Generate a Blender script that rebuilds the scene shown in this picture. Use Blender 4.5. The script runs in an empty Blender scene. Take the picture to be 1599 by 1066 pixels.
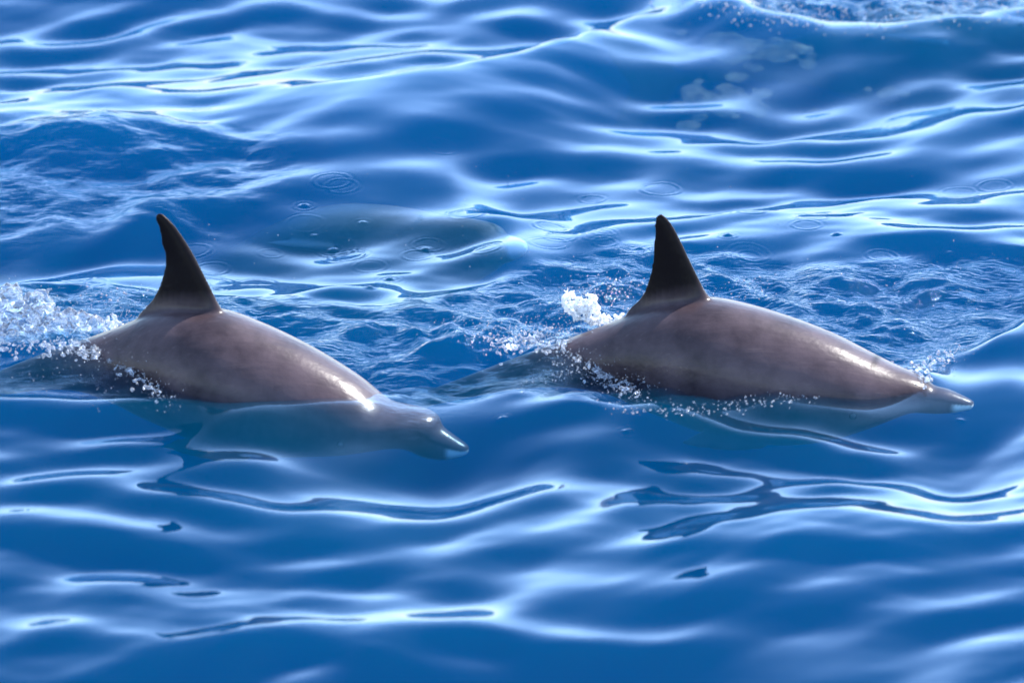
import bpy, bmesh, math, random
import numpy as np
from mathutils import Vector, Matrix

rng = np.random.default_rng(7)
random.seed(7)
R = math.radians
scene = bpy.context.scene
col = scene.collection

# ------------------------------------------------------------------ camera
PITCH, DIST, PXM = R(18.0), 20.0, 470.0         # 470 photo pixels per metre at the aim point
SP, CP = math.sin(PITCH), math.cos(PITCH)
CAM = Vector((0, -DIST * CP, DIST * SP))
FPX = PXM * DIST
cam_d = bpy.data.cameras.new('camera')
cam_d.lens = 36.0 * FPX / 1599.0
cam_d.sensor_width = 36.0
cam_d.clip_start, cam_d.clip_end = 0.5, 9000
cam_d.dof.use_dof = True
cam_d.dof.focus_distance = 20.35
cam_d.dof.aperture_fstop = 2.4
cam = bpy.data.objects.new('camera', cam_d)
col.objects.link(cam)
cam.location = CAM
cam.rotation_euler = (math.pi / 2 - PITCH, 0, 0)
scene.camera = cam

# ------------------------------------------------------------------ sky, sun, exposure
SUN_EL, SUN_AZ = R(50), R(32)                    # azimuth measured from +X towards +Y
sun_dir = Vector((math.cos(SUN_EL) * math.cos(SUN_AZ), math.cos(SUN_EL) * math.sin(SUN_AZ), math.sin(SUN_EL)))
world = bpy.data.worlds.new('World')
scene.world = world
world.use_nodes = True
wn, wl = world.node_tree.nodes, world.node_tree.links
sky = wn.new('ShaderNodeTexSky')
sky.sky_type = 'NISHITA'
sky.sun_disc = False
sky.sun_elevation = SUN_EL
sky.sun_rotation = math.pi / 2 - SUN_AZ
sky.air_density, sky.dust_density, sky.ozone_density = 1.0, 0.3, 1.5
wl.new(sky.outputs[0], wn['Background'].inputs[0])
wn['Background'].inputs[1].default_value = 0.15

sl = bpy.data.lights.new('sun', 'SUN')
sl.energy, sl.angle, sl.color = 3.2, R(0.5), (1.0, 0.96, 0.9)
sun = bpy.data.objects.new('sun', sl)
col.objects.link(sun)
sun.rotation_euler = (-sun_dir).to_track_quat('-Z', 'Y').to_euler()

scene.view_settings.view_transform = 'Standard'
scene.view_settings.look = 'None'
scene.view_settings.gamma = 1.0
scene.view_settings.exposure = 2.25
scene.cycles.use_denoising = True
scene.cycles.max_bounces = 10
scene.cycles.transparent_max_bounces = 24
scene.cycles.volume_bounces = 2
scene.cycles.sample_clamp_indirect = 8.0


# ------------------------------------------------------------------ helpers
def plane_pt(u, v, y):
    """world point on the vertical plane at depth y that is seen at photo position (u, v)"""
    a, b = (u - 799.5) / FPX, (533 - v) / FPX
    d = Vector((a, CP + b * SP, -SP + b * CP))
    t = (y - CAM.y) / d.y
    return CAM + d * t


def ground_pt(u, v, z=0.0):
    a, b = (u - 799.5) / FPX, (533 - v) / FPX
    d = Vector((a, CP + b * SP, -SP + b * CP))
    t = (z - CAM.z) / d.z
    return CAM + d * t


def tag(o, label=None, cat=None, group=None, kind=None):
    if label: o['label'] = label
    if cat: o['category'] = cat
    if group: o['group'] = group
    if kind: o['kind'] = kind
    return o


def mesh_obj(name, verts, faces, mat, parent=None, smooth=True):
    me = bpy.data.meshes.new(name)
    me.from_pydata([tuple(p) for p in verts], [], faces)
    if smooth:
        me.polygons.foreach_set('use_smooth', np.ones(len(me.polygons), dtype=bool))
    me.materials.append(mat)
    me.update()
    o = bpy.data.objects.new(name, me)
    col.objects.link(o)
    if parent:
        o.parent = parent
    return o


def new_mat(name):
    m = bpy.data.materials.new(name)
    m.use_nodes = True
    m.node_tree.nodes.clear()
    return m, m.node_tree.nodes, m.node_tree.links


def smoothstep(a, b, x):
    t = np.clip((x - a) / (b - a), 0.0, 1.0)
    return t * t * (3 - 2 * t)


# ------------------------------------------------------------------ materials
def water_material():
    m, n, l = new_mat('sea_water')
    out = n.new('ShaderNodeOutputMaterial')
    fr = n.new('ShaderNodeFresnel'); fr.inputs['IOR'].default_value = 1.33
    # unresolved roughness of the sea caps the mirror effect at grazing angles
    cap = n.new('ShaderNodeMapRange'); cap.interpolation_type = 'SMOOTHSTEP'
    cap.inputs['From Min'].default_value = 0.052; cap.inputs['From Max'].default_value = 0.25
    cap.inputs['To Min'].default_value = 0.006; cap.inputs['To Max'].default_value = 0.235
    tr = n.new('ShaderNodeBsdfTransparent')
    gl = n.new('ShaderNodeBsdfGlossy'); gl.inputs['Roughness'].default_value = 0.03
    gl.inputs['Color'].default_value = (0.78, 0.87, 1, 1)
    df = n.new('ShaderNodeBsdfDiffuse'); df.inputs['Color'].default_value = (0.0005, 0.02, 0.06, 1)
    veil = n.new('ShaderNodeMixShader'); veil.inputs[0].default_value = 0.05
    mix = n.new('ShaderNodeMixShader')
    # fine capillary ripples where the water is stirred up (mesh attribute "chop")
    at = n.new('ShaderNodeAttribute'); at.attribute_name = 'chop'
    tc = n.new('ShaderNodeTexCoord')
    mp = n.new('ShaderNodeMapping'); mp.inputs['Scale'].default_value = (0.7, 1.6, 1.0)
    nz = n.new('ShaderNodeTexNoise'); nz.inputs['Scale'].default_value = 26; nz.inputs['Detail'].default_value = 3
    nz.inputs['Distortion'].default_value = 0.8
    ml = n.new('ShaderNodeMath'); ml.operation = 'MULTIPLY'
    bp = n.new('ShaderNodeBump'); bp.inputs['Distance'].default_value = 0.007
    bp.inputs['Strength'].default_value = 1.0
    l.new(tc.outputs['Object'], mp.inputs[0]); l.new(mp.outputs[0], nz.inputs['Vector'])
    l.new(nz.outputs[0], ml.inputs[0]); l.new(at.outputs['Fac'], ml.inputs[1])
    l.new(ml.outputs[0], bp.inputs['Height'])
    for t in (fr, gl, df):
        l.new(bp.outputs[0], t.inputs['Normal'])
    l.new(tr.outputs[0], veil.inputs[1]); l.new(df.outputs[0], veil.inputs[2])
    l.new(fr.outputs[0], cap.inputs[0]); l.new(cap.outputs[0], mix.inputs[0]); l.new(veil.outputs[0], mix.inputs[1]); l.new(gl.outputs[0], mix.inputs[2])
    l.new(mix.outputs[0], out.inputs['Surface'])
    ab = n.new('ShaderNodeVolumeAbsorption'); ab.inputs['Color'].default_value = (0.10, 0.52, 0.76, 1); ab.inputs['Density'].default_value = 3.7
    sc = n.new('ShaderNodeVolumeScatter'); sc.inputs['Color'].default_value = (0.0001, 0.092, 0.152, 1); sc.inputs['Density'].default_value = 1.7
    ad = n.new('ShaderNodeAddShader')
    l.new(ab.outputs[0], ad.inputs[0]); l.new(sc.outputs[0], ad.inputs[1])
    l.new(ad.outputs[0], out.inputs['Volume'])
    return m


def skin_material():
    m, n, l = new_mat('wet_dolphin_skin')
    out = n.new('ShaderNodeOutputMaterial')
    b = n.new('ShaderNodeBsdfPrincipled')
    tc = n.new('ShaderNodeTexCoord')
    nz = n.new('ShaderNodeTexNoise'); nz.inputs['Scale'].default_value = 5; nz.inputs['Detail'].default_value = 6
    nz.inputs['Roughness'].default_value = 0.6
    ramp = n.new('ShaderNodeValToRGB')
    ramp.color_ramp.elements[0].position = 0.36; ramp.color_ramp.elements[0].color = (0.024, 0.0160, 0.0190, 1)
    ramp.color_ramp.elements[1].position = 0.64; ramp.color_ramp.elements[1].color = (0.066, 0.046, 0.052, 1)
    l.new(tc.outputs['Object'], nz.inputs['Vector']); l.new(nz.outputs[0], ramp.inputs[0])
    # paler worn patches and long rake marks
    mpr = n.new('ShaderNodeMapping'); mpr.inputs['Scale'].default_value = (2.2, 30, 16); mpr.inputs['Rotation'].default_value = (0.5, 0.55, 0.2)
    l.new(tc.outputs['Object'], mpr.inputs[0])
    rk = n.new('ShaderNodeTexNoise'); rk.inputs['Scale'].default_value = 3.2; rk.inputs['Detail'].default_value = 3; rk.inputs['Distortion'].default_value = 0.4
    l.new(mpr.outputs[0], rk.inputs['Vector'])
    rkr = n.new('ShaderNodeMapRange'); rkr.inputs['From Min'].default_value = 0.64; rkr.inputs['From Max'].default_value = 0.74
    rkr.inputs['To Max'].default_value = 0.24
    l.new(rk.outputs[0], rkr.inputs[0])
    wear = n.new('ShaderNodeMixRGB'); wear.inputs[2].default_value = (0.13, 0.095, 0.095, 1)
    l.new(rkr.outputs[0], wear.inputs[0]); l.new(ramp.outputs[0], wear.inputs[1])
    cp = n.new('ShaderNodeAttribute'); cp.attribute_name = 'cape'
    cape = n.new('ShaderNodeMixRGB'); cape.inputs[2].default_value = (0.017, 0.0115, 0.0125, 1)
    l.new(cp.outputs['Fac'], cape.inputs[0]); l.new(wear.outputs[0], cape.inputs[1])
    at = n.new('ShaderNodeAttribute'); at.attribute_name = 'pale'
    mix = n.new('ShaderNodeMixRGB'); mix.inputs[2].default_value = (0.75, 0.70, 0.62, 1)
    l.new(at.outputs['Fac'], mix.inputs[0]); l.new(cape.outputs[0], mix.inputs[1])
    dk = n.new('ShaderNodeAttribute'); dk.attribute_name = 'dark'
    mix2 = n.new('ShaderNodeMixRGB'); mix2.inputs[2].default_value = (0.005, 0.0035, 0.004, 1)
    l.new(dk.outputs['Fac'], mix2.inputs[0]); l.new(mix.outputs[0], mix2.inputs[1])
    l.new(mix2.outputs[0], b.inputs['Base Color'])
    b.inputs['Roughness'].default_value = 0.42
    b.inputs['IOR'].default_value = 1.4
    b.inputs['Specular IOR Level'].default_value = 0.05
    b.inputs['Coat Weight'].default_value = 0.75
    b.inputs['Coat Roughness'].default_value = 0.26
    b.inputs['Coat IOR'].default_value = 1.25
    nf = n.new('ShaderNodeTexNoise'); nf.inputs['Scale'].default_value = 60; nf.inputs['Detail'].default_value = 5
    nl = n.new('ShaderNodeTexNoise'); nl.inputs['Scale'].default_value = 9; nl.inputs['Detail'].default_value = 2
    l.new(tc.outputs['Object'], nf.inputs['Vector']); l.new(mpr.outputs[0], nl.inputs['Vector'])
    nl.inputs['Scale'].default_value = 1.1
    b0 = n.new('ShaderNodeBump'); b0.inputs['Distance'].default_value = 0.012; b0.inputs['Strength'].default_value = 0.16
    l.new(nl.outputs[0], b0.inputs['Height'])
    bp = n.new('ShaderNodeBump'); bp.inputs['Distance'].default_value = 0.0016; bp.inputs['Strength'].default_value = 0.5
    l.new(nf.outputs[0], bp.inputs['Height']); l.new(b0.outputs[0], bp.inputs['Normal'])
    l.new(bp.outputs[0], b.inputs['Coat Normal'])
    cw = n.new('ShaderNodeMapRange'); cw.inputs['To Min'].default_value = 0.75; cw.inputs['To Max'].default_value = 0.12
    l.new(dk.outputs['Fac'], cw.inputs[0]); l.new(cw.outputs[0], b.inputs['Coat Weight'])
    l.new(bp.outputs[0], b.inputs['Normal'])
    l.new(b.outputs[0], out.inputs['Surface'])
    return m


def simple_mat(name, color, rough=0.5, **kw):
    m, n, l = new_mat(name)
    out = n.new('ShaderNodeOutputMaterial')
    b = n.new('ShaderNodeBsdfPrincipled')
    b.inputs['Base Color'].default_value = (*color, 1)
    b.inputs['Roughness'].default_value = rough
    for k, v in kw.items():
        b.inputs[k].default_value = v
    l.new(b.outputs[0], out.inputs['Surface'])
    return m


def seabed_material():
    m, n, l = new_mat('seabed_sand')
    out = n.new('ShaderNodeOutputMaterial')
    b = n.new('ShaderNodeBsdfPrincipled'); b.inputs['Roughness'].default_value = 0.9
    nz = n.new('ShaderNodeTexNoise'); nz.inputs['Scale'].default_value = 0.6
    r = n.new('ShaderNodeValToRGB')
    r.color_ramp.elements[0].color = (0.10, 0.10, 0.08, 1); r.color_ramp.elements[1].color = (0.22, 0.20, 0.16, 1)
    l.new(nz.outputs[0], r.inputs[0]); l.new(r.outputs[0], b.inputs['Base Color']); l.new(b.outputs[0], out.inputs['Surface'])
    return m


M_WATER, M_SKIN, M_SEABED = water_material(), skin_material(), seabed_material()


def splash_material(name, white, noise_scale, gloss=True, tone=(0.55, 0.57, 0.62, 1)):
    """thrown water: part clear film, part white froth"""
    m, n, l = new_mat(name)
    out = n.new('ShaderNodeOutputMaterial')
    tc = n.new('ShaderNodeTexCoord')
    nz = n.new('ShaderNodeTexNoise'); nz.inputs['Scale'].default_value = noise_scale; nz.inputs['Detail'].default_value = 5
    rp = n.new('ShaderNodeMapRange'); rp.inputs['From Min'].default_value = 0.35; rp.inputs['From Max'].default_value = 0.65
    rp.inputs['To Min'].default_value = max(white - 0.3, white * 0.5); rp.inputs['To Max'].default_value = min(white + 0.3, white * 2, 1.0)
    l.new(tc.outputs['Object'], nz.inputs['Vector']); l.new(nz.outputs[0], rp.inputs[0])
    tr = n.new('ShaderNodeBsdfTransparent'); tr.inputs['Color'].default_value = (0.93, 0.96, 1, 1)
    df = n.new('ShaderNodeBsdfDiffuse'); df.inputs['Color'].default_value = tone
    tl = n.new('ShaderNodeBsdfTranslucent'); tl.inputs['Color'].default_value = tone
    gl = n.new('ShaderNodeBsdfGlossy'); gl.inputs['Roughness'].default_value = 0.05
    fr = n.new('ShaderNodeFresnel'); fr.inputs['IOR'].default_value = 1.33
    a = n.new('ShaderNodeMixShader'); a.inputs[0].default_value = 0.45
    b = n.new('ShaderNodeMixShader'); c = n.new('ShaderNodeMixShader')
    l.new(df.outputs[0], a.inputs[1]); l.new(tl.outputs[0], a.inputs[2])
    l.new(rp.outputs[0], b.inputs[0]); l.new(tr.outputs[0], b.inputs[1]); l.new(a.outputs[0], b.inputs[2])
    l.new(fr.outputs[0], c.inputs[0]); l.new(b.outputs[0], c.inputs[1]); l.new(gl.outputs[0], c.inputs[2])
    l.new((c if gloss else b).outputs[0], out.inputs['Surface'])
    return m


M_FROTH = splash_material('white_froth', 0.9, 60, True, (0.85, 0.86, 0.88, 1))
M_MIXED = splash_material('bubbly_water', 0.36, 60, True, (0.75, 0.77, 0.82, 1))
M_FILM = splash_material('clear_water_film', 0.11, 30)
M_DROP = splash_material('water_drops', 0.22, 90)
M_PALE = splash_material('pale_translucent', 0.05, 18, False, (0.42, 0.52, 0.45, 1))
M_EYE = simple_mat('dolphin_eye', (0.01, 0.008, 0.008), 0.08)

# ------------------------------------------------------------------ the sea surface
XW, YN, YF = 2.56, -4.35, 6.0                    # half width, near and far edge of the finely divided patch
XS = np.linspace(-XW, XW, 800)
_ys = np.concatenate([np.arange(YN, -1.35, 0.0145), np.arange(-1.35, 2.35, 0.0080), np.arange(2.35, YF, 0.0150)])
YS = np.interp(np.linspace(0, 1, 928), np.linspace(0, 1, len(_ys)), _ys)
X, Y = np.meshgrid(XS, YS)


def inpoly_mask(pts, soft, z=0.0):
    """soft 0..1 mask on the water plane of a region given by its outline as seen in the photograph"""
    P = [ground_pt(u, v, z) for u, v in pts]
    inside = np.zeros(X.shape, dtype=bool)
    dist = np.full(X.shape, 1e9)
    x0, x1 = min(p.x for p in P) - 1, max(p.x for p in P) + 1
    y0, y1 = min(p.y for p in P) - 1.5, max(p.y for p in P) + 1.5
    ix = np.where((XS > x0) & (XS < x1))[0]; iy = np.where((YS > y0) & (YS < y1))[0]
    sl_ = (slice(iy[0], iy[-1] + 1), slice(ix[0], ix[-1] + 1))
    x, y = X[sl_], Y[sl_]
    ins = np.zeros(x.shape, dtype=bool); d = np.full(x.shape, 1e9)
    for a, b in zip(P, P[1:] + P[:1]):
        cond = ((a.y > y) != (b.y > y))
        with np.errstate(divide='ignore', invalid='ignore'):
            xi = (b.x - a.x) * (y - a.y) / (b.y - a.y + 1e-12) + a.x
        ins ^= cond & (x < xi)
        ex, ey = b.x - a.x, b.y - a.y
        t = np.clip(((x - a.x) * ex + (y - a.y) * ey) / (ex * ex + ey * ey + 1e-12), 0, 1)
        d = np.minimum(d, np.hypot(x - a.x - t * ex, y - a.y - t * ey))
    sd = np.where(ins, d, -d)
    m = np.zeros(X.shape)
    m[sl_] = smoothstep(-soft, soft, sd)
    return m


def sines(lmin, lmax, n, ang, spread, amp_slope, x, y, seed):
    """sum of n sine waves; ang = direction the crests travel, amp by slope"""
    r = np.random.default_rng(seed)
    h = np.zeros(x.shape)
    for i in range(n):
        lam = math.exp(r.uniform(math.log(lmin), math.log(lmax)))
        th = ang + r.normal(0, spread)
        k = 2 * math.pi / lam
        a = amp_slope / k / math.sqrt(n) * r.uniform(0.6, 1.4) * 1.4
        h += a * np.sin(k * (x * math.cos(th) + y * math.sin(th)) + r.uniform(0, 6.283))
    return h


def ridge(pts, front, back, X, Y):
    """a wave crest along a line of (u, v, height); the side facing -Y falls over 'front' metres"""
    P = [ground_pt(u, v, h) for u, v, h in pts]
    xs = np.array([p.x for p in P]); ys = np.array([p.y for p in P]); hs = np.array([q[2] for q in pts])
    xf = np.linspace(xs[0], xs[-1], 400)
    ker = np.hanning(31); ker /= ker.sum()
    def sm(a):
        f = np.interp(xf, xs, a)
        return np.convolve(np.pad(f, 15, mode='edge'), ker, mode='valid')
    yc = np.interp(X, xf, sm(ys)); hc = np.interp(X, xf, sm(hs))
    fade = smoothstep(xs[0] - 1.2, xs[0], X) * (1 - smoothstep(xs[-1], xs[-1] + 1.2, X))
    d = Y - yc
    return fade * hc * np.where(d < 0, np.exp(-(d / front) ** 2), np.exp(-(d / back) ** 2))


def bump_at(u, v, h, rx, ry, rot=0.0):
    p = ground_pt(u, v, h)
    c, s = math.cos(rot), math.sin(rot)
    dx, dy = X - p.x, Y - p.y
    a, b = c * dx + s * dy, -s * dx + c * dy
    return h * np.exp(-(a / rx) ** 2 - (b / ry) ** 2)


chop_main = inpoly_mask([(-200, 455), (120, 440), (250, 455), (420, 475), (600, 500), (720, 470), (860, 425), (1000, 395),
                         (1130, 405), (1280, 425), (1430, 415), (1600, 400), (1800, 400), (1800, 470), (1590, 500), (1480, 560),
                         (1400, 600), (1290, 622), (1100, 645), (960, 652), (860, 636), (800, 618), (700, 628), (600, 632), (-200, 634)], 0.09)
chop_top = inpoly_mask([(1040, -160), (1070, 4), (1180, 34), (1300, 56), (1460, 50), (1700, 24), (1700, -160)], 0.06)
chop_left = inpoly_mask([(-200, 235), (120, 215), (250, 228), (400, 250), (430, 290), (330, 350), (150, 340), (-200, 420)], 0.25)
calm = 1 - np.clip(chop_main * 0.75 + chop_top * 0.7, 0, 1)

CREST_LINES = []          # (points, front, back, sign)
rA = [(-300, 646, .060), (0, 645, .060), (250, 645, .062), (420, 646, .060), (560, 642, .032), (640, 636, .004), (760, 624, .015), (830, 618, .035),
      (960, 650, .03), (1100, 648, .035), (1290, 622, .03), (1400, 608, .008), (1500, 560, .025), (1600, 495, .06), (1750, 450, .05)]
rA2 = [(-300, 720, .02), (400, 720, .03), (690, 700, .10), (900, 700, .03), (1300, 690, .03), (1490, 665, .10), (1650, 640, .02)]
rB = [(-300, 190, .06), (0, 168, .07), (150, 150, .08), (330, 150, .09), (440, 128, .13), (560, 120, .16), (700, 98, .17), (850, 76, .16), (960, 40, .12), (1060, 20, .06), (1250, 10, .03)]
rC = [(1000, -14, .02), (1090, 16, .05), (1180, 36, .065), (1300, 58, .07), (1450, 52, .07), (1650, 26, .06)]
rD = [(-300, 240, .04), (0, 225, .06), (160, 208, .08), (260, 222, .06), (420, 240, .03), (520, 250, .02)]
rE = [(380, 300, .03), (520, 290, .05), (700, 300, .05), (820, 372, .05), (900, 380, .02)]
rF = [(1050, 330, .02), (1300, 325, .05), (1500, 300, .06), (1700, 280, .05)]
CREST_LINES = [(rA, .36, .14, 1), (rA2, .5, .3, -1), (rB, .80, .34, 1), (rC, .35, .25, 1), (rD, .40, .35, 1), (rE, .5, .4, 1), (rF, .45, .3, 1)]
CR = R(112)


def swell(X, Y, calm):
    """open sea: swell, waves and the crests that can be told apart in the photograph"""
    od = np.maximum(np.maximum(np.abs(X) - XW, 0), np.maximum(np.maximum(YN - Y, Y - YF), 0))
    w_small, w_mid, w_big = np.exp(-(od / 1.6) ** 2), np.exp(-(od / 5.0) ** 2), np.exp(-(od / 40.0) ** 2)
    near = 1.25 - 0.30 * smoothstep(-0.6, -1.6, Y) - 0.10 * smoothstep(1.2, 2.6, Y)
    h = w_big * sines(2.2, 6.0, 10, R(100), 0.35, 0.035, X, Y, 11)
    wx = X + 0.10 * np.sin(1.3 * Y + 0.7 * X)
    wy = Y + 0.12 * np.sin(1.1 * X + 0.5) + 0.06 * np.sin(2.7 * X + 1.9 * Y) + 0.035 * np.sin(5.3 * X - 2.2 * Y + 1.0)
    h += w_mid * (0.4 + 0.6 * calm) * near * sines(0.75, 1.7, 18, CR, 0.36, 0.085, wx, wy, 5)
    h += w_small * calm * near * sines(0.22, 0.55, 40, CR + 0.02, 0.50, 0.10, wx, wy, 9)
    patch = 0.5 + 0.5 * np.tanh(1.6 * np.sin(1.7 * X + 0.9 * Y + 0.6) + 1.4 * np.sin(2.3 * Y - 1.1 * X) + np.sin(3.1 * X + 2.9 * Y))
    h += np.exp(-(od / 0.6) ** 2) * calm * (0.35 + 0.65 * patch) * sines(0.09, 0.24, 34, CR - 0.05, 0.6, 0.025, wx, wy, 31)
    for (u, v, rx, ry, k) in ((690, 690, .32, .55, .8), (1480, 640, .34, .5, .8), (600, 330, .6, .7, .5), (650, 175, .75, .8, .65), (1250, 100, .5, .5, .4)):
        p = ground_pt(u, v)
        h *= 1 - k * np.exp(-((X - p.x) / rx) ** 2 - ((Y - p.y) / ry) ** 2)
    for pts, f, b, sg in CREST_LINES:
        h += sg * ridge(pts, f, b, X, Y)
    return h


H = swell(X, Y, calm)
edge_in = smoothstep(0, 0.25, np.minimum(np.minimum(XW - np.abs(X), Y - YN), YF - Y))

# stirred water
sub = np.where((chop_main + chop_top + chop_left) > 1e-3)
xs_, ys_ = X[sub], Y[sub]
wxs = xs_ + 0.05 * np.sin(7 * ys_ + 3 * xs_) ; wys = ys_ + 0.05 * np.sin(6 * xs_ + 1.0)
mid = sines(0.16, 0.42, 26, R(75), 0.9, 0.20, wxs, wys, 21)
fine = sines(0.05, 0.14, 34, R(80), 0.8, 0.24, wxs, wys, 23)
mod = 0.6 + 0.4 * np.clip(sines(0.4, 0.9, 10, 0, 3, 1.0, xs_, ys_, 29) * 8, -1, 1)
H[sub] += (chop_main[sub] * (mid + fine * mod) + chop_top[sub] * (mid * 1.6 + fine * 1.3) + chop_left[sub] * (0.5 * mid + 0.35 * fine)) * edge_in[sub]

# water heaped over the tails, bow mounds at the heads
H += bump_at(60, 545, 0.07, 0.36, 0.22) + bump_at(180, 575, 0.03, 0.2, 0.16)
H += bump_at(860, 540, 0.07, 0.22, 0.2) + bump_at(720, 535, 0.05, 0.25, 0.2)
H += bump_at(1425, 578, 0.035, 0.10, 0.12)

def rough_at(u, v, rx, ry, amp, seed):
    p = ground_pt(u, v, 0.05)
    w = np.exp(-((X - p.x) / rx) ** 2 - ((Y - p.y) / ry) ** 2)
    m = w > 0.01
    out = np.zeros(X.shape)
    out[m] = w[m] * amp * sines(0.07, 0.24, 30, R(70), 1.2, 0.30, X[m], Y[m], seed)
    return out
H += rough_at(70, 545, 0.40, 0.28, 1.0, 41) + rough_at(850, 540, 0.32, 0.30, 1.0, 43) + rough_at(700, 525, 0.3, 0.25, 0.7, 47)

# rings left by falling drops
ring_pts = []
rr = np.random.default_rng(3)
for i in range(64):
    u, v = rr.uniform(300, 1600), rr.normal(385, 48)
    ring_pts.append((u, v, rr.uniform(0.012, 0.075), rr.uniform(0.6, 1.3)))
ring_pts += [(980, 684, .036, 1.0), (785, 655, .03, .8), (120, 415, .06, 1), (150, 425, .04, 1), (330, 390, .06, 1), (1500, 640, .03, .6)]
for (u, v, r0, s) in ring_pts:
    p = ground_pt(u, v, 0.02)
    ix = np.where(np.abs(XS - p.x) < r0 + 0.05)[0]; iy = np.where(np.abs(YS - p.y) < r0 + 0.05)[0]
    if len(ix) < 3 or len(iy) < 3:
        continue
    s_ = (slice(iy[0], iy[-1] + 1), slice(ix[0], ix[-1] + 1))
    r = np.hypot(X[s_] - p.x, Y[s_] - p.y)
    w = 0.011 + 0.06 * r0
    H[s_] += s * 0.0014 * np.cos((r - r0) * 2 * math.pi / (w * 1.5)) * np.exp(-((r - r0) / w) ** 2)
    if r0 < 0.04:
        H[s_] += s * 0.008 * np.exp(-(r / 0.012) ** 2)


def height_at(x, y):
    i = np.clip(np.searchsorted(XS, x), 1, len(XS) - 1); j = np.clip(np.searchsorted(YS, y), 1, len(YS) - 1)
    return float(H[j, i])


def build_water():
    ny, nx = X.shape
    co = [np.stack([X.ravel(), Y.ravel(), H.ravel()], -1)]
    idx = np.arange(ny * nx).reshape(ny, nx)
    polys4 = [np.stack([idx[:-1, :-1], idx[:-1, 1:], idx[1:, 1:], idx[1:, :-1]], -1).reshape(-1, 4)]
    polys3 = []
    loop = np.concatenate([idx[0, :-1], idx[:-1, -1], idx[-1, ::-1][:-1], idx[::-1, 0][:-1]])
    # rings around the fine patch, coarser and coarser, out to the horizon
    c0 = np.array([0, (YN + YF) / 2])
    ring2 = co[0][loop, :2]
    total, off, sp = ny * nx, 0.0, 0.0064
    def add_ring(pts2, off):
        nonlocal total
        d = pts2 - c0
        ln = np.linalg.norm(d, axis=1, keepdims=True)
        q = pts2 + d / ln * off
        zz = swell(q[:, 0], q[:, 1], np.ones(len(q)))
        co.append(np.column_stack([q, zz]))
        ids = np.arange(total, total + len(q)); total += len(q)
        return ids
    for reps in (1, 8, 12, 18, 20, 16):
        # halve the number of points
        off += sp; n = len(loop)
        ring2 = ring2[::2]; new = add_ring(ring2, off)
        m = n // 2; i = np.arange(m); j = (i + 1) % m
        polys3.append(np.stack([loop[2 * i], new[i], loop[2 * i + 1]], -1))
        polys3.append(np.stack([loop[2 * i + 1], new[i], new[j]], -1))
        polys3.append(np.stack([loop[2 * i + 1], new[j], loop[(2 * i + 2) % n]], -1))
        loop = new; sp *= 2
        for _ in range(reps):
            off += sp; new = add_ring(ring2, off)
            k = np.arange(len(loop)); k2 = (k + 1) % len(loop)
            polys4.append(np.stack([loop[k], new[k], new[k2], loop[k2]], -1)); loop = new
    while off < 3400:
        sp *= 1.25; off += sp; new = add_ring(ring2, off)
        k = np.arange(len(loop)); k2 = (k + 1) % len(loop)
        polys4.append(np.stack([loop[k], new[k], new[k2], loop[k2]], -1)); loop = new
    # close the body of water with sides and a floor
    deep = co[-1].copy(); deep[:, 2] = -9.0; co.append(deep)
    new = np.arange(total, total + len(deep)); total += len(deep)
    k = np.arange(len(loop)); k2 = (k + 1) % len(loop)
    polys4.append(np.stack([loop[k], new[k], new[k2], loop[k2]], -1))
    co = np.concatenate(co).astype(np.float32)
    p4 = np.concatenate(polys4).astype(np.int32); p3 = np.concatenate(polys3).astype(np.int32)
    loops = np.concatenate([p4.ravel(), p3.ravel(), new[::-1]]).astype(np.int32)
    st = np.concatenate([np.arange(len(p4)) * 4, len(p4) * 4 + np.arange(len(p3)) * 3, [len(p4) * 4 + len(p3) * 3]]).astype(np.int32)
    me = bpy.data.meshes.new('sea')
    me.vertices.add(len(co)); me.vertices.foreach_set('co', co.ravel())
    me.loops.add(len(loops)); me.loops.foreach_set('vertex_index', loops)
    me.polygons.add(len(st)); me.polygons.foreach_set('loop_start', st)
    me.polygons.foreach_set('use_smooth', np.ones(len(st), bool))
    me.update(calc_edges=True)
    me.validate()
    at = me.attributes.new('chop', 'FLOAT', 'POINT')
    ch = np.zeros(len(co)); ph = ground_pt(640, 655)
    head = 0.3 * np.exp(-((X - ph.x) / 0.16) ** 2 - ((Y - ph.y) / 0.16) ** 2)
    ch[:ny * nx] = np.clip((chop_main + chop_top + 0.55 * chop_left + head) * edge_in, 0, 1).ravel()
    at.data.foreach_set('value', ch.astype(np.float32))
    me.materials.append(M_WATER)
    o = bpy.data.objects.new('sea', me)
    col.objects.link(o)
    tag(o, 'deep blue rippled sea water with pale sky reflections', kind='structure')
    return o


sea = build_water()
sb = mesh_obj('seabed', [(-3600, -3600, -9.5), (3600, -3600, -9.5), (3600, 3600, -9.5), (-3600, 3600, -9.5)], [(0, 1, 2, 3)], M_SEABED)
tag(sb, 'sandy sea floor far below the water', kind='structure')


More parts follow.
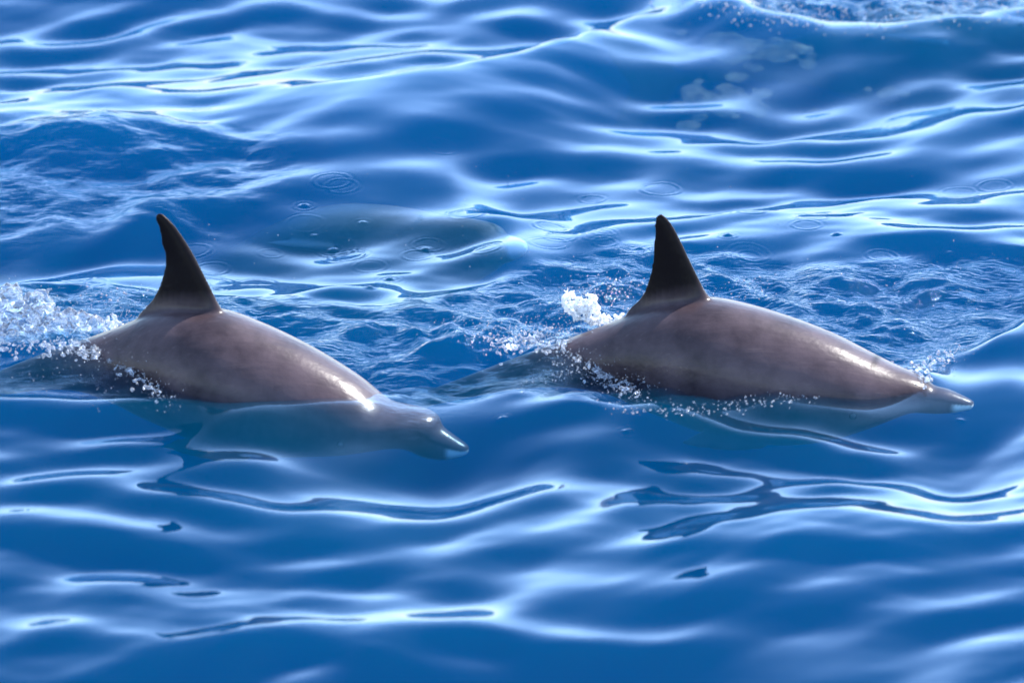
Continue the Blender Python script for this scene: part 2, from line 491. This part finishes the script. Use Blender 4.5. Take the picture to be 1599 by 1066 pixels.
# ------------------------------------------------------------------ dolphins
def spline(a, n):
    """Catmull-Rom through rows of a, n samples"""
    a = np.asarray(a, float)
    m = len(a)
    d = np.concatenate([[0], np.cumsum(np.sqrt(np.maximum(np.linalg.norm(np.diff(a[:, :3], axis=0), axis=1), 1e-6)))])
    t = np.linspace(0, d[-1], n)
    tang = np.zeros_like(a)
    for i in range(m):
        i0, i1 = max(i - 1, 0), min(i + 1, m - 1)
        tang[i] = (a[i1] - a[i0]) / (d[i1] - d[i0])
    out = np.empty((n, a.shape[1]))
    for q, tt in enumerate(t):
        i = min(max(np.searchsorted(d, tt) - 1, 0), m - 2)
        h = d[i + 1] - d[i]; s = (tt - d[i]) / h
        out[q] = ((2 * s**3 - 3 * s**2 + 1) * a[i] + (s**3 - 2 * s**2 + s) * h * tang[i] + (-2 * s**3 + 3 * s**2) * a[i + 1] + (s**3 - s**2) * h * tang[i + 1])
    return out


def loft(bm, rings):
    """closed tube from rings of equal length"""
    vr = [[bm.verts.new(p) for p in r] for r in rings]
    k = len(vr[0])
    for a, b in zip(vr, vr[1:]):
        for i in range(k):
            bm.faces.new((a[i], a[(i + 1) % k], b[(i + 1) % k], b[i]))
    bm.faces.new(vr[0][::-1]); bm.faces.new(vr[-1])


def blade(bm, lead, trail, thick, side):
    """fin: matching leading and trailing edge points, thickness (m) per pair, side = unit vector of thickness"""
    rings = []
    prof = [(q, (math.sqrt(q) * 1.4845 - .63 * q - 1.758 * q * q + 1.4215 * q ** 3 - .5075 * q ** 4) * 2.0 + .10 * q) for q in [0, .01, .03, .06, .1, .15, .22, .3, .4, .5, .6, .7, .8, .9, .96, 1]]
    for L, T, th in zip(lead, trail, thick):
        up = [L + (T - L) * s + side * th * w for s, w in prof]
        dn = [L + (T - L) * s - side * th * w for s, w in prof[::-1][:-1]]
        rings.append(up + dn)
    loft(bm, rings)


def make_dolphin(name, stations, fin_lead, fin_trail, y_at, yaw, voxel, label):
    """stations: (u_top, v_top, u_bottom, v_bottom, half width m) from beak tip to tail"""
    fwd = Vector((math.cos(yaw), -math.sin(yaw), 0)); lat = Vector((math.sin(yaw), math.cos(yaw), 0))
    rows = []
    for (ut, vt, ub, vb, w) in stations:
        T, B = plane_pt(ut, vt, y_at(ut)), plane_pt(ub, vb, y_at(ub))
        rows.append([*T, *B, w])
    S = spline(rows, 110)
    bm = bmesh.new()
    rings, cen = [], []
    K = 40
    for s in S:
        T, B, w = Vector(s[:3]), Vector(s[3:6]), max(s[6], .004)
        c, up = (T + B) / 2, (T - B) / 2
        cen.append((c, up, w))
        ring = []
        for k in range(K):
            a = 2 * math.pi * k / K
            ca, sa = math.cos(a), math.sin(a)
            px = math.copysign(abs(ca) ** 0.92, ca); pz = math.copysign(abs(sa) ** 0.92, sa)
            wid = w * (1.0 - 0.10 * sa)
            ring.append(c + up * pz + lat * (wid * px))
        rings.append(ring)
    loft(bm, rings)
    # dorsal fin
    n = 26
    yb = y_at(sum(p[0] for p in fin_lead) / len(fin_lead))
    fl = spline([[*plane_pt(u, v, y_at(u))] for u, v in fin_lead], n)
    ft = spline([[*plane_pt(u, v, y_at(u))] for u, v in fin_trail], n)
    th = [0.027 * (1 - i / (n - 1)) ** 0.8 + 0.0065 + 0.030 * math.exp(-((i / (n - 1)) / 0.10) ** 2) for i in range(n)]
    blade(bm, [Vector(p) for p in fl], [Vector(p) for p in ft], th, lat)
    # tail flukes
    tc_, tup, tw = cen[-1]
    tdir = (cen[-1][0] - cen[-10][0]).normalized()
    upn = lat.cross(tdir).normalized()
    for sgn in (-1, 1):
        L, T, TH = [], [], []
        for i in range(14):
            t = i / 13
            L.append(tc_ - tdir * 0.16 + lat * sgn * 0.27 * t + tdir * (0.30 * t ** 1.6))
            T.append(tc_ + tdir * (0.05 + 0.03 * math.sin(t * 3.1)) + lat * sgn * 0.27 * t + tdir * (0.11 * t ** 1.3))
            TH.append(0.016 * (1 - t) + 0.006)
        blade(bm, L, T, TH, upn)
    # flippers
    for sgn in (-1, 1):
        c, up, w = cen[44]
        back = (cen[60][0] - cen[44][0]).normalized()
        root = c - up * 0.62 + lat * sgn * w * 0.62
        out_v = (lat * sgn * 0.55 - up.normalized() * 0.75).normalized()
        side_n = (lat * sgn * 0.8 - up.normalized() * 0.4).normalized()
        wdv = (up.normalized() * 0.9 + back * 0.4).normalized()
        L, T, TH = [], [], []
        for i in range(12):
            t = i / 11
            ctr = root + out_v * (0.10 * t) + back * (0.25 * t ** 1.1)
            wd = 0.11 * (1 - t ** 2.2) + 0.012
            L.append(ctr - wdv * wd * 0.5); T.append(ctr + wdv * wd * 0.5)
            TH.append(0.016 * (1 - t) + 0.006)
        blade(bm, L, T, TH, side_n)
    bmesh.ops.recalc_face_normals(bm, faces=bm.faces)
    org = Vector((cen[55][0].x, cen[55][0].y, 0))
    bmesh.ops.translate(bm, verts=bm.verts, vec=-org)
    me = bpy.data.meshes.new('body_raw'); bm.to_mesh(me); bm.free()
    tmp = bpy.data.objects.new('body_raw', me); col.objects.link(tmp)
    md = tmp.modifiers.new('r', 'REMESH'); md.mode = 'VOXEL'; md.voxel_size = voxel; md.adaptivity = 0
    ms = tmp.modifiers.new('s', 'SMOOTH'); ms.factor = 0.5; ms.iterations = 16
    dg = bpy.context.evaluated_depsgraph_get()
    bme = bpy.data.meshes.new_from_object(tmp.evaluated_get(dg)); bme.name = 'body'
    bpy.data.objects.remove(tmp)
    nv = len(bme.vertices)
    co = np.empty(nv * 3, np.float32); bme.vertices.foreach_get('co', co); co = co.reshape(-1, 3) + np.array(org)
    # skin markings, plus shade painted into the colour, by position on the body
    C = np.array([[*c] for c, _, _ in cen]); U = np.array([[*u] for _, u, _ in cen])
    pale = np.zeros(nv); dark = np.zeros(nv); capev = np.zeros(nv)
    for a0 in range(0, nv, 20000):
        q = co[a0:a0 + 20000]
        dd = np.linalg.norm(q[:, None, :] - C[None], axis=2); ii = dd.argmin(1)
        rel = ((q - C[ii]) * U[ii]).sum(1) / (U[ii] ** 2).sum(1)
        along = np.linalg.norm(q - C[0], axis=1)
        jaw = (1 - smoothstep(0.10, 0.35, rel)) * (1 - smoothstep(0.060, 0.085, along))
        belly = 0.08 * (1 - smoothstep(-0.97, -0.55, rel))
        pale[a0:a0 + 20000] = np.maximum(jaw, belly)
        lip = np.exp(-((rel - 0.40) / 0.09) ** 2) * smoothstep(0.02, 0.05, along) * (1 - smoothstep(0.16, 0.22, along)) * 0.9  # dark line painted for the shade in the mouth groove
        bh = 0.6 * np.exp(-((along - 0.35) / 0.012) ** 2) * smoothstep(0.86, 0.95, rel)  # dark crescent painted in place of the blowhole's recessed fold
        finm = smoothstep(1.03, 1.36, rel) * (ii > 45) * (ii < 90)  # naturally darker fin, darkened further in colour for its shaded side
        capev[a0:a0 + 20000] = 0.22 * smoothstep(0.35, 0.75, rel + 0.12 * np.sin(ii * 0.16))
        dark[a0:a0 + 20000] = np.maximum(np.maximum(lip, bh), finm)
    for nm, arr in (('pale', pale), ('dark', dark), ('cape', capev)):
        at = bme.attributes.new(nm, 'FLOAT', 'POINT'); at.data.foreach_set('value', arr.astype(np.float32))
    bme.polygons.foreach_set('use_smooth', np.ones(len(bme.polygons), bool))
    bme.materials.clear(); bme.materials.append(M_SKIN); bme.update()
    root = bpy.data.objects.new(name, None); col.objects.link(root); root.location = org
    body = bpy.data.objects.new('body', bme); col.objects.link(body); body.parent = root
    # eyes
    for sgn in (-1, 1):
        c, up, w = cen[27]
        p = c - up * 0.18 + lat * sgn * w * 1.0 - org
        b2 = bmesh.new(); bmesh.ops.create_uvsphere(b2, u_segments=14, v_segments=10, radius=0.013)
        em = bpy.data.meshes.new('eye'); b2.to_mesh(em); b2.free()
        em.polygons.foreach_set('use_smooth', np.ones(len(em.polygons), bool)); em.materials.append(M_EYE)
        eo = bpy.data.objects.new('eye', em); col.objects.link(eo); eo.parent = root; eo.location = p
    tag(root, label, 'dolphin', 'dolphins swimming in the pod')
    return root, cen[0][0] - org, fwd


def yline(u0, y0, yaw):
    return lambda u: y0 - (u - u0) / PXM * math.tan(yaw)


YAW_L, YAW_R = R(18), R(13)
left_st = [(733, 698, 729, 710, .018), (724, 691, 713, 714, .036), (702, 676, 688, 716, .050), (688, 665, 660, 710, .062),
           (682, 652, 640, 698, .085), (662, 641, 615, 695, .105), (632, 636, 588, 697, .130), (600, 629, 545, 702, .155),
           (555, 593, 490, 705, .175), (500, 558, 436, 706, .195), (450, 531, 395, 704, .205), (400, 508, 358, 696, .210),
           (345, 487, 318, 683, .200), (290, 481, 276, 665, .180), (240, 488, 234, 648, .155), (185, 510, 186, 626, .120),
           (120, 534, 128, 608, .085), (50, 558, 60, 608, .055), (-20, 586, -10, 620, .035), (-90, 614, -82, 636, .025), (-130, 630, -124, 644, .02)]
left_fin = ([(362, 525), (352, 494), (338, 468), (318, 428), (298, 390), (275, 355), (260, 338), (250, 330.5)],
            [(205, 525), (215, 492), (238, 466), (253, 432), (257, 402), (251, 378), (249, 362), (243, 346), (243, 333)])
right_st = [(1522, 627, 1519, 638, .018), (1508, 620, 1496, 642, .034), (1480, 608, 1465, 644, .050), (1458, 603, 1438, 642, .060),
            (1446, 594, 1420, 642, .080), (1425, 584, 1392, 652, .105), (1395, 572, 1358, 664, .135), (1350, 550, 1312, 678, .165),
            (1300, 525, 1268, 686, .185), (1235, 500, 1213, 688, .200), (1170, 480, 1158, 682, .208), (1105, 467, 1102, 668, .202),
            (1050, 471, 1052, 650, .182), (1000, 485, 1005, 632, .155), (950, 506, 955, 612, .120), (880, 532, 888, 602, .085),
            (800, 560, 810, 606, .055), (725, 588, 733, 620, .035), (660, 612, 666, 634, .025), (625, 626, 629, 640, .02)]
right_fin = ([(1124, 505), (1116, 474), (1102, 455), (1085, 422), (1069, 388), (1053, 356), (1042, 340), (1033, 332.5)],
             [(968, 510), (980, 484), (1001, 462), (1014, 430), (1019, 400), (1021, 368), (1021, 348), (1024, 335)])
dolphin_l, tip_l, fwd_l = make_dolphin('dolphin', left_st, *left_fin, yline(330, -0.50, YAW_L), YAW_L, 0.0062,
                         'brown grey dolphin diving behind a smooth wave with its beak under clear water')
dolphin_r, tip_r, fwd_r = make_dolphin('dolphin', right_st, *right_fin, yline(1100, -0.33, YAW_R), YAW_R, 0.0062,
                         'brown grey dolphin ahead with spray over its head and upright blunt dorsal fin')


def copy_dolphin(src, tip_local, fwd, tip_world, turn, roll, pitch, label, pale_belly=0.0):
    """another of the pod: the same build, turned, rolled on its side, its beak tip at tip_world"""
    lat = Vector((-fwd.y, fwd.x, 0))
    rot = Matrix.Rotation(turn, 3, 'Z') @ Matrix.Rotation(-pitch, 3, lat) @ Matrix.Rotation(roll, 3, fwd)
    r = src.copy(); col.objects.link(r)
    r.rotation_euler = rot.to_euler()
    r.location = Vector(tip_world) - rot @ tip_local
    for ch in list(src.children):
        c = ch.copy(); col.objects.link(c); c.parent = r
        if pale_belly and c.name.startswith('body'):
            c.data = c.data.copy()                      # this one shows its pale underside
            at = c.data.attributes['pale']
            nv = len(c.data.vertices); zz = np.empty(nv * 3, np.float32); c.data.vertices.foreach_get('co', zz)
            a = np.empty(nv, np.float32); at.data.foreach_get('value', a)
            a = np.maximum(a, pale_belly * (1 - smoothstep(0.02, 0.22, zz.reshape(-1, 3)[:, 2])))
            at.data.foreach_set('value', a.astype(np.float32))
    r['label'] = label
    return r


def surf_pt(u, v, lift=0.0):
    """point on the sea surface seen at (u, v)"""
    z = 0.0
    for _ in range(8):
        p = ground_pt(u, v, z)
        z = 0.5 * z + 0.5 * height_at(p.x, p.y)
    p = ground_pt(u, v, z)
    p.z += lift
    return p


copy_dolphin(dolphin_l, tip_l, fwd_l, ground_pt(822, 384, -0.10), R(-4), R(-80), R(15),
             'dolphin under the surface beyond the others showing only a pale beak tip', 0.04)
copy_dolphin(dolphin_r, tip_r, fwd_r, ground_pt(1740, 85, -0.24), R(4), R(-80), R(4),
             'faint dolphin deep under the water in front of the far splashing')

# ------------------------------------------------------------------ thrown water
def ico(sub):
    b = bmesh.new(); bmesh.ops.create_icosphere(b, subdivisions=sub, radius=1.0)
    v = np.array([q.co[:] for q in b.verts]); f = np.array([[q.index for q in t.verts] for t in b.faces]); b.free()
    return v, f


ICO1, ICO2 = ico(1), ico(2)


def balls(pts, rad, base=ICO1, jitter=0.25, stretch=None):
    """one vertex / face array with a lumpy ball at each point"""
    v, f = base
    V, F = [], []
    for i, (p, r) in enumerate(zip(pts, rad)):
        k = 1 + jitter * rng.uniform(-1, 1, (len(v), 1))
        sc_ = np.array([1, 1, 1]) if stretch is None else np.array(stretch) * rng.uniform(0.8, 1.2, 3)
        V.append(v * k * r * sc_ + np.array(p)); F.append(f + i * len(v))
    return np.concatenate(V), np.concatenate(F)


def np_mesh(name, V, F, mat):
    return mesh_obj(name, V.tolist(), F.tolist(), mat)


def fused(name, V, F, mat, voxel, noise=0.0, smooth=2, one_piece=True):
    """balls melted together into one sheet of water"""
    o = np_mesh(name + '_raw', V, F, mat)
    md = o.modifiers.new('r', 'REMESH'); md.mode = 'VOXEL'; md.voxel_size = voxel
    ms = o.modifiers.new('s', 'SMOOTH'); ms.factor = 0.5; ms.iterations = smooth
    if noise:
        tx = bpy.data.textures.new(name, 'CLOUDS'); tx.noise_scale = 0.012; tx.noise_depth = 3
        dm = o.modifiers.new('d', 'DISPLACE'); dm.texture = tx; dm.strength = noise; dm.mid_level = 0.5; dm.texture_coords = 'GLOBAL'
    me = bpy.data.meshes.new_from_object(o.evaluated_get(bpy.context.evaluated_depsgraph_get()))
    bpy.data.objects.remove(o)
    if one_piece:
        b = bmesh.new(); b.from_mesh(me); b.verts.ensure_lookup_table()
        seen, best = set(), []
        for v0 in b.verts:
            if v0.index in seen: continue
            stack, comp = [v0], []
            seen.add(v0.index)
            while stack:
                q = stack.pop(); comp.append(q)
                for e in q.link_edges:
                    w = e.other_vert(q)
                    if w.index not in seen:
                        seen.add(w.index); stack.append(w)
            if len(comp) > len(best): best = comp
        keep = set(q.index for q in best)
        bmesh.ops.delete(b, geom=[q for q in b.verts if q.index not in keep], context='VERTS')
        b.to_mesh(me); b.free()
    me.name = name
    me.polygons.foreach_set('use_smooth', np.ones(len(me.polygons), bool))
    me.materials.clear(); me.materials.append(mat)
    r = bpy.data.objects.new(name, me); col.objects.link(r)
    return r


def strands(seeds, n, r0, up=0.09, out=0.10):
    """torn threads of water flung off the seed points"""
    P, Q = [], []
    for _ in range(n):
        p = np.array(seeds[rng.integers(len(seeds))], float)
        vel = np.array([rng.normal(-0.2, 0.5) * out, rng.normal(0, 0.35) * out, rng.uniform(0.25, 1) * up])
        r = r0 * rng.uniform(0.6, 1.3)
        for t in np.linspace(0, 1, 12):
            q = p + vel * t + np.array([0, 0, -0.6 * up * t * t]) + rng.normal(0, 0.0012, 3)
            P.append(tuple(q)); Q.append(max(r * (1 - 0.75 * t) * rng.uniform(0.7, 1.25), 0.0011))
    return P, Q


def along(line, n, sx, sv, depth=None, lift=0.0, sy=0.0):
    """n points near a line of photo positions, on the sea or on the plane at that depth"""
    L = np.array(line, float)
    d = np.concatenate([[0], np.cumsum(np.linalg.norm(np.diff(L, axis=0), axis=1))])
    out = []
    for t in rng.uniform(0, d[-1], n):
        u, v = np.interp(t, d, L[:, 0]) + rng.normal(0, sx), np.interp(t, d, L[:, 1]) + rng.normal(0, sv)
        p = surf_pt(u, v, lift) if depth is None else plane_pt(u, v, depth + rng.normal(0, sy))
        out.append(p[:])
    return out


def inside_poly(poly, n):
    P = np.array(poly, float); out = []
    while len(out) < n:
        u, v = rng.uniform(P[:, 0].min(), P[:, 0].max()), rng.uniform(P[:, 1].min(), P[:, 1].max())
        c = False
        for (a, b), (x, y) in zip(P, np.roll(P, -1, 0)):
            if (b > v) != (y > v) and u < (x - a) * (v - b) / (y - b) + a:
                c = not c
        if c: out.append((u, v))
    return out


# the sheet of water thrown up behind the left tail
yL = -0.12
mist_p, mist_r = [], []


def froth(seeds, r_lo, r_hi, n_strand, r_strand, mat, voxel, noise, sm, label, scattered=False):
    P, Q = strands(seeds, n_strand, r_strand)
    r = list(r_lo + (r_hi - r_lo) * rng.uniform(0, 1, len(seeds)) ** 2.2)
    V, F = balls(list(seeds) + P, r + Q, jitter=0.35)
    if scattered:
        tag(fused('churned_water', V, F, mat, voxel, noise, sm, False), label, 'churned water', kind='stuff')
    else:
        tag(fused('splash', V, F, mat, voxel, noise, sm), label, 'splash', 'splashes thrown up by the dolphins')
    for _ in range(len(seeds)):
        q = np.array(seeds[rng.integers(len(seeds))]) + rng.normal(0, 1, 3) * (0.05, 0.04, 0.03) + (0, 0, 0.02)
        mist_p.append(tuple(q)); mist_r.append(rng.uniform(.0007, .0024))


seeds = [plane_pt(u, v, yL + rng.normal(0, 0.03))[:] for u, v in inside_poly(
    [(-40, 520), (-30, 480), (0, 460), (25, 452), (55, 454), (78, 470), (100, 490), (150, 496), (165, 508), (100, 518), (40, 530)], 330)]
froth(seeds, 0.010, 0.032, 26, 0.006, M_FILM, 0.0042, 0.007, 5, 'clear rounded curl of splashing water over the sinking tail')
seeds = along([(20, 505), (110, 506), (160, 500), (195, 512), (222, 508), (240, 490)], 420, 7, 5, yL - 0.06, sy=0.03) + \
        along([(90, 512), (150, 520), (205, 520)], 160, 8, 5, yL - 0.12, sy=0.03)
froth(seeds, 0.0025, 0.010, 70, 0.004, M_MIXED, 0.0032, 0.008, 2, 'low white froth breaking against the rear of a dorsal fin base')
# the white burst behind the other fin
yR = -0.10
seeds = [plane_pt(u, v, yR + rng.normal(0, 0.025))[:] for u, v in inside_poly(
    [(877, 462), (888, 455), (905, 459), (925, 456), (932, 468), (938, 486), (955, 500), (925, 508), (912, 490), (902, 500), (890, 492), (880, 488)], 420)]
seeds += along([(900, 500), (950, 502), (990, 486)], 160, 6, 4, yR, sy=0.03)
froth(seeds, 0.003, 0.011, 46, 0.004, M_FROTH, 0.0032, 0.010, 1, 'bright white burst of froth rising behind the upright fin')
# churned water closing over the two tail stocks
seeds = along([(-30, 540), (60, 535), (130, 545), (185, 548)], 420, 16, 9, None, 0.004) + along([(150, 540), (200, 575), (250, 620)], 160, 9, 8, None, 0.004)
froth(seeds, 0.002, 0.010, 50, 0.003, M_DROP, 0.0034, 0.008, 2, 'thin churned water closing over the tail behind the diving dolphin', True)
seeds = along([(760, 540), (830, 530), (890, 535), (930, 545)], 460, 16, 9, None, 0.004) + along([(900, 555), (940, 590), (1000, 615)], 190, 10, 8, None, 0.004)
froth(seeds, 0.002, 0.009, 60, 0.003, M_DROP, 0.0034, 0.008, 2, 'sparkling churned water closing over the tail of the leading dolphin', True)
# water running off the head of the leading dolphin
pts = along([(1330, 583), (1380, 585), (1420, 592), (1452, 600)], 170, 6, 6, None, 0.012) + along([(1400, 600), (1420, 590), (1460, 572), (1490, 556)], 70, 5, 5, None, 0.015)
V, F = balls(pts, rng.uniform(0.003, 0.010, len(pts)))
tag(fused('broken_water', V, F, M_DROP, 0.0034, 0.008, 1, False), 'sparkling broken water running off the head behind a beak', 'spray', kind='stuff')

# spray and froth flecks
pts, rad = [], []
def spray(line, n, su, sv, lift, r0, r1, depth=None, sy=0.0):
    q = along(line, n, su, sv, depth, lift, sy)
    pts.extend(q); rad.extend(1.0 * (r0 + (r1 - r0) * rng.uniform(0, 1, n) ** 2.2))
spray([(60, 520), (180, 545), (240, 600), (280, 635)], 300, 14, 9, 0.002, .0009, .0036)
spray([(20, 530), (110, 540), (180, 545)], 360, 30, 12, 0.004, .0008, .004)
spray([(130, 470), (200, 475), (235, 470)], 90, 20, 12, 0.02, .0015, .005)
spray([(20, 560), (120, 600), (180, 620)], 50, 30, 14, 0.002, .0012, .003)
spray([(820, 520), (880, 545), (930, 585), (1000, 612)], 380, 22, 14, 0.003, .0014, .0045)
spray([(690, 500), (780, 520), (860, 520), (930, 540)], 300, 28, 12, 0.003, .001, .004)
spray([(820, 600), (860, 595), (900, 575)], 60, 14, 5, 0.002, .0012, .0035)
spray([(960, 640), (1060, 642), (1180, 630), (1290, 610)], 230, 14, 6, 0.002, .0014, .0048)
spray([(930, 450), (1000, 450)], 120, 20, 12, 0.008, .0015, .0045)
spray([(1120, 470), (1170, 450), (1200, 440)], 90, 22, 10, 0.004, .0013, .004)
spray([(1230, 490), (1400, 470), (1580, 460)], 60, 60, 25, 0.004, .001, .003)
spray([(1400, 590), (1450, 575), (1510, 545)], 140, 10, 8, 0.012, .0013, .004)
spray([(1100, 4), (1200, 18), (1300, 32), (1590, 8)], 900, 45, 13, 0.008, .0014, .006)
spray([(300, 400), (1600, 400)], 150, 40, 60, 0.01, .001, .0028)
pts.extend(mist_p); rad.extend(mist_r)
V, F = balls(pts, rad, ICO1, 0.15)
tag(np_mesh('spray', V, F, M_DROP), 'fine sparkling drops of spray scattered over the stirred water', 'spray', kind='stuff')

# pale translucent lumps below the far surface, standing in for unclear pale shapes
for (cu, cv, su, sv, n, lab) in ((1150, 52, 40, 12, 40, 'pale green patch beneath the water beside the far splashing'),
                                 (1215, 58, 28, 10, 30, None), (1135, 135, 34, 15, 46, 'long pale patch under the water in front of the far crest'),
                                 (1385, 122, 14, 3, 12, None), (1275, 152, 6, 1.2, 6, None)):
    pts = []
    for _ in range(n):
        p = surf_pt(cu + rng.normal(0, su), cv + rng.normal(0, sv)); p.z -= rng.uniform(0.05, 0.07); pts.append(p[:])
    V, F = balls(pts, rng.uniform(0.016, 0.045, n) * (1 if n > 12 else 0.6), ICO2, 0.1, (1.2, 1.6, 0.35))
    o = fused('pale_patch', V, F, M_PALE, 0.008, 0.006, 6, False)
    tag(o, lab or 'small pale patch under the far water', 'bubbles', kind='stuff')
